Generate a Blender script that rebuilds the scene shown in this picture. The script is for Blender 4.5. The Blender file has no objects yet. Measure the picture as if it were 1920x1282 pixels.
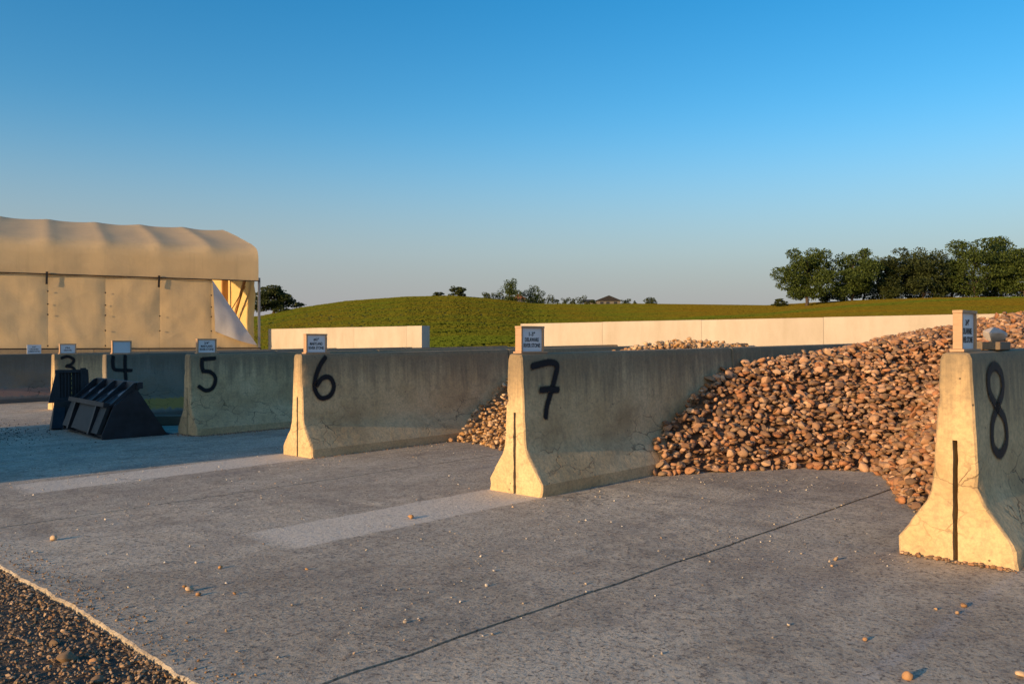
import bpy, bmesh, math, random
import numpy as np
from mathutils import Vector, Matrix, Quaternion
random.seed(7); rng = np.random.default_rng(7)
sc = bpy.context.scene
COL = sc.collection

# ------------------------------------------------------------------ camera, light
H = 1.16                                   # eye height above the slab
cam_d = bpy.data.cameras.new('camera'); cam = bpy.data.objects.new('camera', cam_d); COL.objects.link(cam)
cam.location = (0, 0, H); cam.rotation_euler = (math.radians(90), 0, 0)
cam_d.sensor_width = 36; cam_d.lens = 30.0; cam_d.clip_start = 0.05; cam_d.clip_end = 6000
sc.camera = cam

SUN_EL = math.radians(10.0); SUN_AZ = math.radians(40.8)     # direction the light travels, from +x
L = Vector((math.cos(SUN_AZ)*math.cos(SUN_EL), math.sin(SUN_AZ)*math.cos(SUN_EL), -math.sin(SUN_EL)))
sd = bpy.data.lights.new('sun', 'SUN'); so = bpy.data.objects.new('sun', sd); COL.objects.link(so)
so.rotation_euler = L.to_track_quat('-Z', 'Y').to_euler(); so.location = (-20, -20, 20)
sd.energy = 3.25; sd.angle = math.radians(0.53); sd.color = (1.0, 0.64, 0.32)
w = bpy.data.worlds.new('World'); sc.world = w; w.use_nodes = True
nt = w.node_tree; bg = nt.nodes['Background']; sky = nt.nodes.new('ShaderNodeTexSky')
sky.sky_type = 'NISHITA'; sky.sun_disc = False; sky.sun_elevation = SUN_EL
sky.sun_rotation = math.atan2(-L.x, -L.y)                    # 0 = +Y, clockwise towards +X
sky.air_density = 1.0; sky.dust_density = 1.5; sky.ozone_density = 2.2
hs = nt.nodes.new('ShaderNodeHueSaturation'); hs.inputs['Saturation'].default_value = 1.46
nt.links.new(sky.outputs[0], hs.inputs['Color']); 
# a band of pale lavender haze low in the sky, the same all the way round
tc = nt.nodes.new('ShaderNodeTexCoord'); sx = nt.nodes.new('ShaderNodeSeparateXYZ'); nt.links.new(tc.outputs['Generated'], sx.inputs[0])
mr = nt.nodes.new('ShaderNodeMapRange'); mr.interpolation_type = 'SMOOTHERSTEP'; nt.links.new(sx.outputs[2], mr.inputs[0])
mr.inputs[1].default_value = 0.29; mr.inputs[2].default_value = -0.02; mr.inputs[3].default_value = 0.0; mr.inputs[4].default_value = 0.92
mxh = nt.nodes.new('ShaderNodeMix'); mxh.data_type = 'RGBA'; nt.links.new(mr.outputs[0], mxh.inputs[0]); nt.links.new(hs.outputs[0], mxh.inputs[6])
mxh.inputs[7].default_value = (1.70, 1.66, 1.84, 1); nt.links.new(mxh.outputs[2], bg.inputs[0]); bg.inputs[1].default_value = 0.130
sc.view_settings.view_transform = 'Standard'; sc.view_settings.look = 'None'
sc.view_settings.exposure = 0.80; sc.view_settings.gamma = 1.0

# ------------------------------------------------------------------ frame of the yard
TH = math.atan2(.709, .705)
D = Vector((math.cos(TH), math.sin(TH), 0)); Q = Vector((math.sin(TH), -math.cos(TH), 0))   # along / across the bays
O7 = Vector((0.02, 6.53, 0))
SL = 0.0162                                                  # the yard rises gently to the right
def G(x, y): return SL*x
def P(a, b, z=0.0):
    p = O7 + D*a + Q*b
    return Vector((p.x, p.y, G(p.x, p.y)+z))
GA, GB = SL*D.x, SL*Q.x                                      # slope per metre of a, of b

# ------------------------------------------------------------------ helpers
def link(name, me, mat=None, parent=None, loc=None, rz=None):
    o = bpy.data.objects.new(name, me); COL.objects.link(o)
    if mat is not None and me is not None and not me.materials: me.materials.append(mat)
    if loc is not None: o.location = loc
    if rz is not None: o.rotation_euler = (0, 0, rz)
    if parent is not None: o.parent = parent
    return o
def tag(o, label, cat, group=None):
    o['label'] = label; o['category'] = cat
    if group: o['group'] = group
    return o
def thing(name, label, cat, loc=(0,0,0), rz=0, group=None):
    o = bpy.data.objects.new(name, None); COL.objects.link(o); o.location = loc; o.rotation_euler = (0,0,rz)
    o.empty_display_size = .1
    return tag(o, label, cat, group)
def struct(o): o['kind'] = 'structure'; return o
def stuff(o): o['kind'] = 'stuff'; return o
def mesh(name, v, f, smooth=False, cols=None):
    me = bpy.data.meshes.new(name); me.from_pydata([tuple(p) for p in v], [], f); me.validate(); me.update()
    if smooth: me.shade_smooth()
    if cols is not None: setcol(me, cols)
    return me
def setcol(me, cols):
    at = me.color_attributes.new('Col', 'FLOAT_COLOR', 'POINT')
    c = np.ones((len(me.vertices), 4), np.float32); c[:, :3] = cols; at.data.foreach_set('color', c.ravel())
def np_mesh(name, V, F, smooth=True, cols=None):             # F: (n,3) or (n,4) array
    me = bpy.data.meshes.new(name); n, k = F.shape
    me.vertices.add(len(V)); me.vertices.foreach_set('co', V.astype(np.float32).ravel())
    me.loops.add(n*k); me.loops.foreach_set('vertex_index', F.astype(np.int32).ravel())
    me.polygons.add(n); me.polygons.foreach_set('loop_start', np.arange(0, n*k, k, dtype=np.int32))
    try: me.polygons.foreach_set('loop_total', np.full(n, k, np.int32))
    except Exception: pass
    me.update(calc_edges=True)
    if smooth: me.shade_smooth()
    else: me.shade_flat()
    if cols is not None: setcol(me, cols)
    return me
def box(x0, x1, y0, y1, z0, z1):
    v = [(x0,y0,z0),(x1,y0,z0),(x1,y1,z0),(x0,y1,z0),(x0,y0,z1),(x1,y0,z1),(x1,y1,z1),(x0,y1,z1)]
    f = [(0,3,2,1),(4,5,6,7),(0,1,5,4),(1,2,6,5),(2,3,7,6),(3,0,4,7)]
    return v, f
def box_me(name, x0, x1, y0, y1, z0, z1, bev=0.0):
    me = mesh(name, *box(x0,x1,y0,y1,z0,z1))
    if bev: bevel(me, bev)
    return me
def bevel(me, wd, seg=2):
    bm = bmesh.new(); bm.from_mesh(me)
    bmesh.ops.bevel(bm, geom=bm.edges[:], offset=wd, segments=seg, affect='EDGES', profile=.5)
    bm.to_mesh(me); bm.free(); me.update()
def join(parts):
    V, F = [], []
    for v, f in parts:
        n = len(V); V += list(v); F += [tuple(i+n for i in q) for q in f]
    return V, F
def prism(poly, y0, y1):                                     # polygon in (x,z) extruded along y
    n = len(poly); v = [(x, y0, z) for x, z in poly] + [(x, y1, z) for x, z in poly]
    f = [tuple(range(n)), tuple(range(2*n-1, n-1, -1))]
    f += [(i, i+n, (i+1) % n + n, (i+1) % n) for i in range(n)]
    return v, f
def beam(p, q, w, h=None):                                   # square bar between two points
    p, q = Vector(p), Vector(q); h = h or w; d = (q-p).normalized()
    up = Vector((0,0,1)) if abs(d.z) < .95 else Vector((1,0,0))
    s = d.cross(up).normalized(); t = s.cross(d)
    v = [c + s*(i*w/2) + t*(j*h/2) for c in (p, q) for i, j in ((-1,-1),(1,-1),(1,1),(-1,1))]
    f = [(0,1,2,3),(7,6,5,4),(0,4,5,1),(1,5,6,2),(2,6,7,3),(3,7,4,0)]
    return v, f
def noise3(p, s=1.0):
    from mathutils import noise
    return noise.noise(Vector(p)*s)

# ------------------------------------------------------------------ materials
class NB:
    def __init__(s, name):
        s.m = bpy.data.materials.new(name); s.m.use_nodes = True; s.t = s.m.node_tree
        s.b = s.t.nodes['Principled BSDF']; s.o = s.t.nodes['Material Output']
    def n(s, ty, **kw):
        x = s.t.nodes.new('ShaderNode'+ty)
        for k, v in kw.items(): setattr(x, k, v)
        return x
    def l(s, a, b): s.t.links.new(a, b)
    def coord(s, kind='Object'): return s.n('TexCoord').outputs[kind]
    def mapping(s, vec, sc=(1,1,1), loc=(0,0,0)):
        m = s.n('Mapping'); m.inputs['Scale'].default_value = sc; m.inputs['Location'].default_value = loc
        s.l(vec, m.inputs['Vector']); return m.outputs[0]
    def noise(s, vec, scale, detail=4, rough=.55, dist=0):
        x = s.n('TexNoise'); s.l(vec, x.inputs['Vector']); x.inputs['Scale'].default_value = scale
        x.inputs['Detail'].default_value = detail; x.inputs['Roughness'].default_value = rough
        x.inputs['Distortion'].default_value = dist; return x.outputs['Fac']
    def ramp(s, fac, stops):
        r = s.n('ValToRGB'); e = r.color_ramp.elements
        while len(e) < len(stops): e.new(.5)
        for i, (p, c) in enumerate(stops):
            e[i].position = p; e[i].color = (*c, 1) if not isinstance(c, (int, float)) else (c, c, c, 1)
        s.l(fac, r.inputs[0]); return r.outputs[0]
    def mix(s, fac, a, b, mode='MIX'):
        x = s.n('Mix', data_type='RGBA', blend_type=mode)
        for sock, v in ((x.inputs[0], fac), (x.inputs[6], a), (x.inputs[7], b)):
            if hasattr(v, 'is_linked') or hasattr(v, 'node'): s.l(v, sock)
            elif isinstance(v, (int, float)): sock.default_value = v
            else: sock.default_value = (*v, 1)
        return x.outputs[2]
    def math(s, op, a, b=0.0, c=None, clamp=False):
        x = s.n('Math', operation=op); x.use_clamp = clamp
        for i, v in enumerate((a, b, c)):
            if v is None: continue
            if isinstance(v, (int, float)): x.inputs[i].default_value = v
            else: s.l(v, x.inputs[i])
        return x.outputs[0]
    def sep(s, vec):
        x = s.n('SeparateXYZ'); s.l(vec, x.inputs[0]); return x.outputs
    def smooth(s, v, a, b):                                   # smoothstep a..b
        x = s.n('MapRange', interpolation_type='SMOOTHSTEP'); s.l(v, x.inputs[0])
        x.inputs[1].default_value = a; x.inputs[2].default_value = b; return x.outputs[0]
    def bump(s, h, strength=.3, dist=.01, prev=None):
        x = s.n('Bump'); x.inputs['Strength'].default_value = strength; x.inputs['Distance'].default_value = dist
        s.l(h, x.inputs['Height'])
        if prev is not None: s.l(prev, x.inputs['Normal'])
        return x.outputs[0]
    def done(s, col=None, rough=None, norm=None, metal=None, spec=None):
        b = s.b
        for key, v in (('Base Color', col), ('Roughness', rough), ('Normal', norm), ('Metallic', metal), ('Specular IOR Level', spec)):
            if v is None: continue
            if isinstance(v, (int, float)): b.inputs[key].default_value = v
            elif isinstance(v, tuple): b.inputs[key].default_value = (*v, 1)
            else: s.l(v, b.inputs[key])
        return s.m
def rand_offset(k, vec):                                      # shift a texture per object
    oi = k.n('ObjectInfo'); m = k.n('VectorMath', operation='MULTIPLY_ADD')
    cmb = k.n('CombineXYZ'); 
    for i in range(3): k.l(oi.outputs['Random'], cmb.inputs[i])
    k.l(cmb.outputs[0], m.inputs[0]); m.inputs[1].default_value = (37, 19, 0); k.l(vec, m.inputs[2])
    return m.outputs[0]

def concrete_barrier_mat(name, tint=(.76,.575,.325), band=None):
    k = NB(name); oc = k.coord(); v = rand_offset(k, oc); z = k.sep(oc)[2]
    big = k.noise(v, 1.6, 5, .6); col = k.mix(k.ramp(big, [(.3, 0), (.7, 1)]), (tint[0]*.74, tint[1]*.68, tint[2]*.60), tint)
    fine = k.noise(v, 45, 4, .7); col = k.mix(k.ramp(fine, [(.40, 0), (.75, .55)]), col, (.20,.165,.115))
    md = k.noise(v, 11, 5, .7); col = k.mix(k.ramp(md, [(.52, 0), (.72, .5)]), col, (.24,.19,.12))
    # dark weathering running down from the top
    st = k.noise(k.mapping(v, (9, 9, .5)), 1.6, 5, .65)
    top = k.smooth(k.math('ADD', z, k.math('MULTIPLY', st, .85)), 1.02, 1.48)
    col = k.mix(k.math('MULTIPLY', top, .70), col, (.135,.115,.085))
    # brown staining lower down
    br = k.math('MULTIPLY', k.ramp(k.noise(v, 2.3, 4, .6), [(.48, 0), (.7, 1)]), k.smooth(k.math('ABSOLUTE', k.math('SUBTRACT', z, .42)), .45, .05))
    col = k.mix(k.math('MULTIPLY', br, .6), col, (.30,.20,.10))
    if band:
        edge = k.math('ADD', z, k.math('MULTIPLY', k.noise(v, 14, 5, .7), .16))
        mask = k.math('MULTIPLY', k.smooth(edge, .22, .26), k.smooth(edge, .41, .395))
        col = k.mix(k.math('MULTIPLY', mask, .85), col, band)
        low = k.smooth(edge, .25, .18); col = k.mix(k.math('MULTIPLY', low, .6), col, (.12,.11,.10))
    # cracks, mostly in the lower half
    wv = k.n('VectorMath', operation='ADD'); nz = k.n('TexNoise'); k.l(v, nz.inputs['Vector']); nz.inputs['Scale'].default_value = 5; nz.inputs['Detail'].default_value = 4
    ms = k.n('VectorMath', operation='SCALE'); k.l(nz.outputs['Color'], ms.inputs[0]); ms.inputs['Scale'].default_value = .32
    k.l(k.mapping(v, (1, 1, 1.9)), wv.inputs[0]); k.l(ms.outputs[0], wv.inputs[1])
    vo = k.n('TexVoronoi', feature='DISTANCE_TO_EDGE'); k.l(wv.outputs[0], vo.inputs['Vector']); vo.inputs['Scale'].default_value = 3.6
    zone = k.math('MULTIPLY', k.smooth(k.math('ABSOLUTE', k.math('SUBTRACT', z, .33)), .30, .08), k.ramp(k.noise(v, 1.3, 3), [(.43, 0), (.54, 1)]))
    crack = k.math('MULTIPLY', k.smooth(vo.outputs['Distance'], .027, .006), zone)
    col = k.mix(k.math('MULTIPLY', crack, .65), col, (.035,.03,.025))
    # pits
    pv = k.n('TexVoronoi'); k.l(v, pv.inputs['Vector']); pv.inputs['Scale'].default_value = 16
    pit = k.math('MULTIPLY', k.smooth(pv.outputs['Distance'], .12, .07), k.ramp(k.noise(v, 7, 2), [(.52, 0), (.60, 1)]))
    col = k.mix(k.math('MULTIPLY', pit, .75), col, (.05,.045,.04))
    hgt = k.math('SUBTRACT', k.math('MULTIPLY', fine, .5), k.math('ADD', k.math('MULTIPLY', crack, 1.6), pit))
    n1 = k.bump(k.noise(v, 6, 5, .6), .35, .02); n2 = k.bump(hgt, .5, .006, n1)
    return k.done(col, .92, n2, spec=.25)
M = {}
M['barrier'] = concrete_barrier_mat('barrier_concrete')
M['barrier_yellow'] = concrete_barrier_mat('barrier_concrete_yellow_band', (.30,.275,.225), (.42,.27,.06))
M['barrier_red'] = concrete_barrier_mat('barrier_concrete_pink_band', (.24,.22,.19), (.36,.20,.14))

def slab_mat():
    k = NB('slab_concrete'); v = k.coord(); s = k.sep(v); x, y = s[0], s[1]
    col = k.mix(k.ramp(k.noise(v, .55, 6, .62, .4), [(.33, 0), (.68, 1)]), (.42,.35,.25), (.70,.60,.44))
    col = k.mix(k.math('MULTIPLY', k.ramp(k.noise(k.mapping(v, (.45, 2.2, 1)), 1.1, 5, .65), [(.5, 0), (.72, 1)]), .5), col, (.255,.21,.172))
    col = k.mix(k.math('MULTIPLY', k.ramp(k.noise(v, 1.9, 4, .6), [(.56, 0), (.74, 1)]), .4), col, (.36,.26,.155))
    def rect(a0, a1, b0, b1):
        wob = k.math('MULTIPLY', k.math('SUBTRACT', k.noise(v, 3.5, 4), .5), .12)
        xx = k.math('ADD', x, wob); yy = k.math('ADD', y, k.math('MULTIPLY', wob, .5))
        m = k.math('MULTIPLY', k.smooth(xx, a0-.1, a0+.1), k.smooth(xx, a1+.1, a1-.1))
        return k.math('MULTIPLY', m, k.math('MULTIPLY', k.smooth(yy, b0-.025, b0+.025), k.smooth(yy, b1+.025, b1-.025)))
    pat = k.math('MAXIMUM', rect(-2.05, .1, -.28, .30), rect(-2.5, .1, 3.02, 3.62))      # clean strips where barriers once stood
    trk = k.math('MULTIPLY', k.ramp(k.noise(k.mapping(v, (1.6, .22, 1)), 1.3, 4, .6, .6), [(.55, 0), (.68, 1)]), k.ramp(k.noise(v, .5, 3), [(.40, 0), (.6, 1)]))
    col = k.mix(k.math('MULTIPLY', trk, .6), col, (.20,.165,.125))
    
    # pale scuffed lines
    ln = k.math('ABSOLUTE', k.math('ADD', y, k.math('ADD', 3.35, k.math('MULTIPLY', k.noise(v, 2, 3), .12))))
    col = k.mix(k.math('MULTIPLY', k.smooth(ln, .05, .01), .45), col, (.45,.42,.38))
    mm = k.noise(v, 9, 6, .75); col = k.mix(k.ramp(mm, [(.36, .55), (.62, 0)]), col, (.20,.165,.13))
    col = k.mix(k.ramp(k.noise(k.mapping(v, (.5, 1.1, 1)), .9, 5, .6, .8), [(.50, 0), (.70, .55)]), col, (.66,.58,.44))
    col = k.mix(k.ramp(k.noise(v, 1.4, 5, .7, .5), [(.56, 0), (.70, .5)]), col, (.17,.14,.10))
    sp = k.noise(v, 42, 4, .8); col = k.mix(k.ramp(sp, [(.50, 0), (.64, .85)]), col, (.085,.07,.058))
    pv = k.n('TexVoronoi'); k.l(v, pv.inputs['Vector']); pv.inputs['Scale'].default_value = 26
    col = k.mix(k.math('MULTIPLY', k.smooth(pv.outputs['Distance'], .20, .10), k.ramp(k.noise(v, 5, 3), [(.46, 0), (.58, .8)])), col, (.07,.058,.048))
    col = k.mix(k.math('MULTIPLY', pat, k.ramp(sp, [(.45, .85), (.68, .35)])), col, (.70,.62,.49))
    sp2 = k.noise(v, 120, 2, .6); col = k.mix(k.ramp(sp2, [(.58, 0), (.72, .7)]), col, (.52,.47,.41))
    wv = k.n('VectorMath', operation='ADD'); k.l(v, wv.inputs[0])
    nz = k.n('TexNoise'); k.l(v, nz.inputs['Vector']); nz.inputs['Scale'].default_value = 2.5
    ms = k.n('VectorMath', operation='SCALE'); k.l(nz.outputs['Color'], ms.inputs[0]); ms.inputs['Scale'].default_value = .6; k.l(ms.outputs[0], wv.inputs[1])
    vo = k.n('TexVoronoi', feature='DISTANCE_TO_EDGE'); k.l(wv.outputs[0], vo.inputs['Vector']); vo.inputs['Scale'].default_value = .55
    cr = k.math('MULTIPLY', k.smooth(vo.outputs['Distance'], .007, .001), k.ramp(k.noise(v, .8, 2), [(.5, 0), (.6, 1)]))
    col = k.mix(k.math('MULTIPLY', cr, .5), col, (.09,.08,.07))
    h = k.math('ADD', k.math('MULTIPLY', sp, .6), k.math('MULTIPLY', k.noise(k.mapping(v, (1, 1.5, 1)), 26, 5, .7), .9))
    n1 = k.bump(k.noise(v, 2.2, 5, .6), .25, .03); n2 = k.bump(h, .8, .007, n1)
    return k.done(col, k.ramp(k.noise(v, 3), [(.3, .72), (.7, .95)]), n2, spec=.3)
M['slab'] = slab_mat()

def attr_mat(name, rough=.75, grain=30, amt=.35, bump=.25, bd=.004, spec=.35):
    k = NB(name); a = k.n('Attribute', attribute_name='Col').outputs['Color']; v = k.coord()
    n = k.noise(v, grain, 4, .65)
    c = k.mix(k.math('MULTIPLY', n, amt), a, k.mix(1.0, a, (.35,.33,.30), 'MULTIPLY'))
    return k.done(c, rough, k.bump(n, bump, bd), spec=spec)
M['stone'] = attr_mat('river_stone', .72, 38, .6, .3, .004, .22)
M['pebble'] = attr_mat('small_stone', .7, 90, .4, .2, .002)
M['crop'] = attr_mat('crop_leaves', 1.0, 3, .3, 0.0, spec=0.0)
def simple(name, c, rough=.7, grain=None, amt=.4, dark=.5, bump=.2, bd=.005, metal=0., stretch=(1,1,1), spec=.4):
    k = NB(name); v = k.mapping(k.coord(), stretch); col = c; norm = None
    if grain:
        n = k.noise(v, grain, 5, .65); col = k.mix(k.math('MULTIPLY', k.ramp(n, [(.35, 0), (.7, 1)]), amt), c, tuple(x*dark for x in c)); norm = k.bump(n, bump, bd)
    return k.done(col, rough, norm, metal, spec)
M['wall'] = None
def wall_mat():
    k = NB('precast_wall'); v = rand_offset(k, k.coord())
    col = k.mix(k.ramp(k.noise(v, 1.1, 5, .6), [(.3, 0), (.7, 1)]), (.45,.40,.33), (.53,.475,.40))
    st = k.noise(k.mapping(v, (1.7, 1.7, .5)), 1.4, 6, .75); col = k.mix(k.math('MULTIPLY', k.ramp(st, [(.44, 0), (.72, 1)]), .45), col, (.34,.28,.20))
    f = k.noise(v, 50, 3, .7)
    return k.done(k.mix(k.math('MULTIPLY', f, .2), col, (.3,.27,.22)), .9, k.bump(f, .25, .004), spec=.25)
M['wall'] = wall_mat()
M['wood'] = simple('sign_wood', (.50,.32,.19), .7, 10, .5, .55, .3, .003, stretch=(1,1,6))
M['oldwood'] = simple('old_timber', (.20,.15,.10), .85, 8, .6, .5, .4, .006, stretch=(.4,5,5))
M['post'] = simple('post_wood', (.33,.17,.065), .75, 6, .5, .5, .3, .006, stretch=(5,5,.4))
M['panel'] = simple('sign_panel', (.72,.74,.76), .55, 25, .12, .8, .05)
M['ink'] = simple('black_letters', (.012,.012,.014), .6)
M['black'] = simple('black_painted_steel', (.008,.009,.012), .5, 5, .9, 3.2, .12, .003)
M['blackworn'] = simple('worn_black_steel', (.022,.021,.021), .6, 9, .6, 1.9, .2, .003)
M['greydisc'] = simple('bare_steel_plug', (.17,.15,.15), .5)
M['sticker'] = simple('pale_sticker', (.55,.58,.62), .5)
M['yellow'] = simple('chain_yellow', (.33,.24,.07), .6)
M['steel'] = simple('galvanised_tube', (.28,.28,.28), .45, metal=.7)
M['dark'] = simple('dark_webbing', (.02,.017,.015), .8)
M['bark'] = simple('bark', (.075,.055,.04), .9, 6, .5, .5, .5, .03, stretch=(3,3,.6))
M['container'] = simple('container_paint', (.10,.13,.12), .6, 3, .4, .6, .1)
M['roofdark'] = simple('shingle_roof', (.028,.026,.026), .9, 8, .4, .6)
M['siding'] = simple('house_siding', (.16,.15,.13), .8)
M['glass'] = simple('window_glass', (.03,.035,.04), .1)
M['brickred'] = simple('barn_roof', (.20,.09,.055), .85)
def fabric_mat(name, base, white=False):
    k = NB(name); v = k.coord()
    wr = k.noise(k.mapping(v, (1, 1, 1.6)), 1.5, 5, .6, .8); wr2 = k.noise(k.mapping(v, (1.0, 1, 2.5)), 5, 4, .6, .5)
    col = k.mix(k.ramp(k.noise(v, 1.2, 5, .65), [(.35, 0), (.7, 1)]), base, tuple(c*.90 for c in base))
    st = k.noise(k.mapping(v, (6, 6, .35)), 1.3, 4, .6); col = k.mix(k.math('MULTIPLY', k.ramp(st, [(.52, 0), (.75, 1)]), .22), col, tuple(c*.6 for c in base))
    n = k.bump(wr2, .10, .03, k.bump(wr, .15, .08)); k.done(col, .65, n, spec=.3)
    tr = k.n('BsdfTranslucent'); k.l(col, tr.inputs[0]); k.l(n, tr.inputs['Normal'])
    mx = k.n('MixShader'); mx.inputs[0].default_value = .22; k.l(k.b.outputs[0], mx.inputs[1]); k.l(tr.outputs[0], mx.inputs[2]); k.l(mx.outputs[0], k.o.inputs[0])
    return k.m
M['fabric'] = fabric_mat('tan_tarpaulin', (.74,.555,.305))
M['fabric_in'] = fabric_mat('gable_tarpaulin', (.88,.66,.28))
M['fabric_white'] = fabric_mat('white_tarpaulin_lining', (.62,.62,.62))
def spray_mat():
    k = NB('black_spray_paint'); a = k.n('Attribute', attribute_name='Col').outputs['Color']; v = k.coord()
    f = k.math('ADD', k.sep(a)[0], k.math('MULTIPLY', k.math('SUBTRACT', k.noise(v, 60, 3, .7), .5), .35))
    al = k.smooth(f, .12, .72); k.done((.010,.010,.012), .75, spec=.3); k.l(al, k.b.inputs['Alpha']); return k.m
M['spray'] = spray_mat()
def leaf_mat(name, c1, c2):
    k = NB(name); a = k.n('Attribute', attribute_name='Col').outputs['Color']; col = k.mix(k.sep(a)[0], c1, c2)
    k.done(col, .65, spec=.25); tr = k.n('BsdfTranslucent'); k.l(col, tr.inputs[0]); mx = k.n('MixShader'); mx.inputs[0].default_value = .25
    k.l(k.b.outputs[0], mx.inputs[1]); k.l(tr.outputs[0], mx.inputs[2]); k.l(mx.outputs[0], k.o.inputs[0]); return k.m
M['leaf'] = leaf_mat('leaves', (.028,.048,.010), (.095,.135,.026))
M['leafdark'] = leaf_mat('dark_leaves', (.022,.036,.010), (.070,.088,.022))

# ------------------------------------------------------------------ terrain: gravel yard, rising crop field
SKY_X = [-1500, 200, 300, 490, 560, 650, 760, 850, 930, 1000, 1100, 1200, 1440, 1500, 1600, 1750, 1920, 2600, 4000]
SKY_Y = [628, 616, 610, 593, 578, 565, 557, 555, 561, 570, 571, 570, 573, 569.5, 564, 559, 557, 562, 585]
def crest(u):
    px = 960 + 1600*u
    return (641-np.interp(px, SKY_X, SKY_Y))/1600, np.interp(px, [490, 760, 1150, 1420, 1650], [195, 200, 265, 260, 200])
def field_t(X, Y):
    Ys = np.maximum(Y, 1.0); u = np.clip(X/Ys, -1.6, 1.9); ec, Dc = crest(u); Y0 = 27.0
    return u, ec, Dc, (Y-Y0)/(Dc-Y0)
def terr(X, Y):
    X = np.asarray(X, float); Y = np.asarray(Y, float); u, ec, Dc, t = field_t(X, Y)
    g = SL*np.clip(X, -40, 40) - .024
    tc = np.clip(t, 0, 1); e0 = (g-H)/27.0
    e = e0 + (ec-e0)*(1-(1-tc)**1.55)
    zf = H + np.maximum(Y, 1)*e
    zc = H + Dc*ec
    zf = np.where(t > 1, zc - (Y-Dc)*.012 - .00002*(Y-Dc)**2, zf)
    return np.where(t <= 0, g, zf)
def axis(lo, hi, near, s0, gr):
    out = [0.0]; s = s0
    while out[-1] < hi: out.append(out[-1]+s); s = s*gr if out[-1] > near else s
    neg = [0.0]; s = s0
    while neg[-1] > lo: neg.append(neg[-1]-s); s = s*gr if -neg[-1] > near else s
    return np.array(sorted(set(neg+out)))
xs = axis(-900, 900, 50, 1.0, 1.06); ys = axis(-120, 1500, 50, 1.0, 1.045)
XX, YY = np.meshgrid(xs, ys); ZZ = terr(XX, YY)
nx, ny = len(xs), len(ys)
idx = np.arange(nx*ny).reshape(ny, nx)
F = np.stack([idx[:-1,:-1], idx[:-1,1:], idx[1:,1:], idx[1:,:-1]], -1).reshape(-1, 4)
def field_colour(X, Y):                                       # contour strips of the crop
    u, ec, Dc, t = field_t(X, Y); px = 960+1600*u
    strip = np.interp(px, [300, 700, 960, 1200, 1500, 1920], [.22, .27, .36, .50, .72, .95])
    w = .035 + .05*np.clip((1200-px)/900, 0, 1)
    green = np.exp(-((t-strip)/w)**2)
    above = 1/(1+np.exp(-(t-strip)/.03)); hill = above/(1+np.exp((px-1230)/70))
    n = np.array([noise3((x*.03, y*.02, 0)) for x, y in zip(X.ravel(), Y.ravel())]).reshape(X.shape)
    n2 = np.array([noise3((x*.10, y*.015+x*.02, 5)) for x, y in zip(X.ravel(), Y.ravel())]).reshape(X.shape)
    g = np.clip(.28 + .38*hill + .75*green + .30*n + .22*n2 + .12*np.sin(t*75 + 3*n), 0, 1)[..., None]
    c = (1-g)*np.array([.118,.085,.011]) + g*np.array([.066,.094,.012])
    return c
FC = field_colour(XX, YY)
gravel = np.array([.15,.12,.09]); mask = np.clip((YY-22-0*XX)/6, 0, 1)[..., None]
tcol = (gravel*(1-mask) + FC*1.15*mask).reshape(-1, 3)
k = NB('ground_cover'); a = k.n('Attribute', attribute_name='Col').outputs['Color']; v = k.coord('Object')
nn = k.noise(v, 1.4, 6, .7); n9 = k.noise(v, 35, 4, .7)
cc = k.mix(k.math('MULTIPLY', k.ramp(nn, [(.3, 0), (.75, 1)]), .5), a, k.mix(1.0, a, (.45,.42,.38), 'MULTIPLY'))
cc = k.mix(k.ramp(n9, [(.5, 0), (.7, .55)]), cc, k.mix(1.0, a, (.4,.36,.33), 'MULTIPLY'))
M['terrain'] = k.done(cc, .95, k.bump(n9, .6, .02), spec=.15)
me = np_mesh('terrain', np.stack([XX, YY, ZZ], -1).reshape(-1, 3), F, True, tcol)
struct(link('terrain', me, M['terrain']))

# crop plants standing in the field: too many to count
N = 135000
r = 30 + 240*rng.random(N*2)**.75; u_ = rng.uniform(-.36, .68, N*2)
X = u_*r; Y = r
rowc = X*.80 - Y*.60; X = X + (np.round(rowc/.9)*.9-rowc)*.80*.8; Y = Y - (np.round(rowc/.9)*.9-rowc)*.60*.8
_, _, Dc, t = field_t(X, Y); aa = (X-O7.x)*D.x + (Y-O7.y)*D.y
ax = (X+8.13)*.879 + (Y-27.5)*.477; bk = -(X+8.13)*.477 + (Y-27.5)*.879
keep = (t < 1.02) & (aa > 10.6) & ~((ax < 1.0) & (bk > -1.5) & (bk < 15)) & (Y > 28)
X, Y = X[keep][:N], Y[keep][:N]; Z = terr(X, Y); n = len(X); print('crop', n)
fc = field_colour(X, Y)
hh = rng.uniform(.09, .18, n) + .10*(fc[:,1] > .0925); ang = rng.uniform(-.6, .6, n) + .75; wd = rng.uniform(.12, .24, n)*(1 + Y/160)
dx, dy = np.cos(ang)*wd, -np.sin(ang)*wd; lean = rng.normal(0, .08, (n, 2))
q = np.stack([np.stack([X-dx*.6, Y-dy*.6, Z-.05], -1), np.stack([X+dx*.6, Y+dy*.6, Z-.05], -1),
              np.stack([X+dx+lean[:,0], Y+dy+.14+lean[:,1], Z+hh*rng.uniform(.7, 1, n)], -1), np.stack([X-dx+lean[:,0], Y-dy+.14+lean[:,1], Z+hh], -1)], 1)
V = q.reshape(-1, 3); C = (fc*rng.uniform(.88, 1.14, (n, 1)))[:, None, :].repeat(4, 1).reshape(-1, 3); F = np.arange(len(V)).reshape(-1, 4)
o = stuff(link('crop_plants', np_mesh('crop_plants', V, F, False, C), M['crop'])); o['label'] = 'low green and golden crop covering the rising field'; o['category'] = 'crop'

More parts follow.
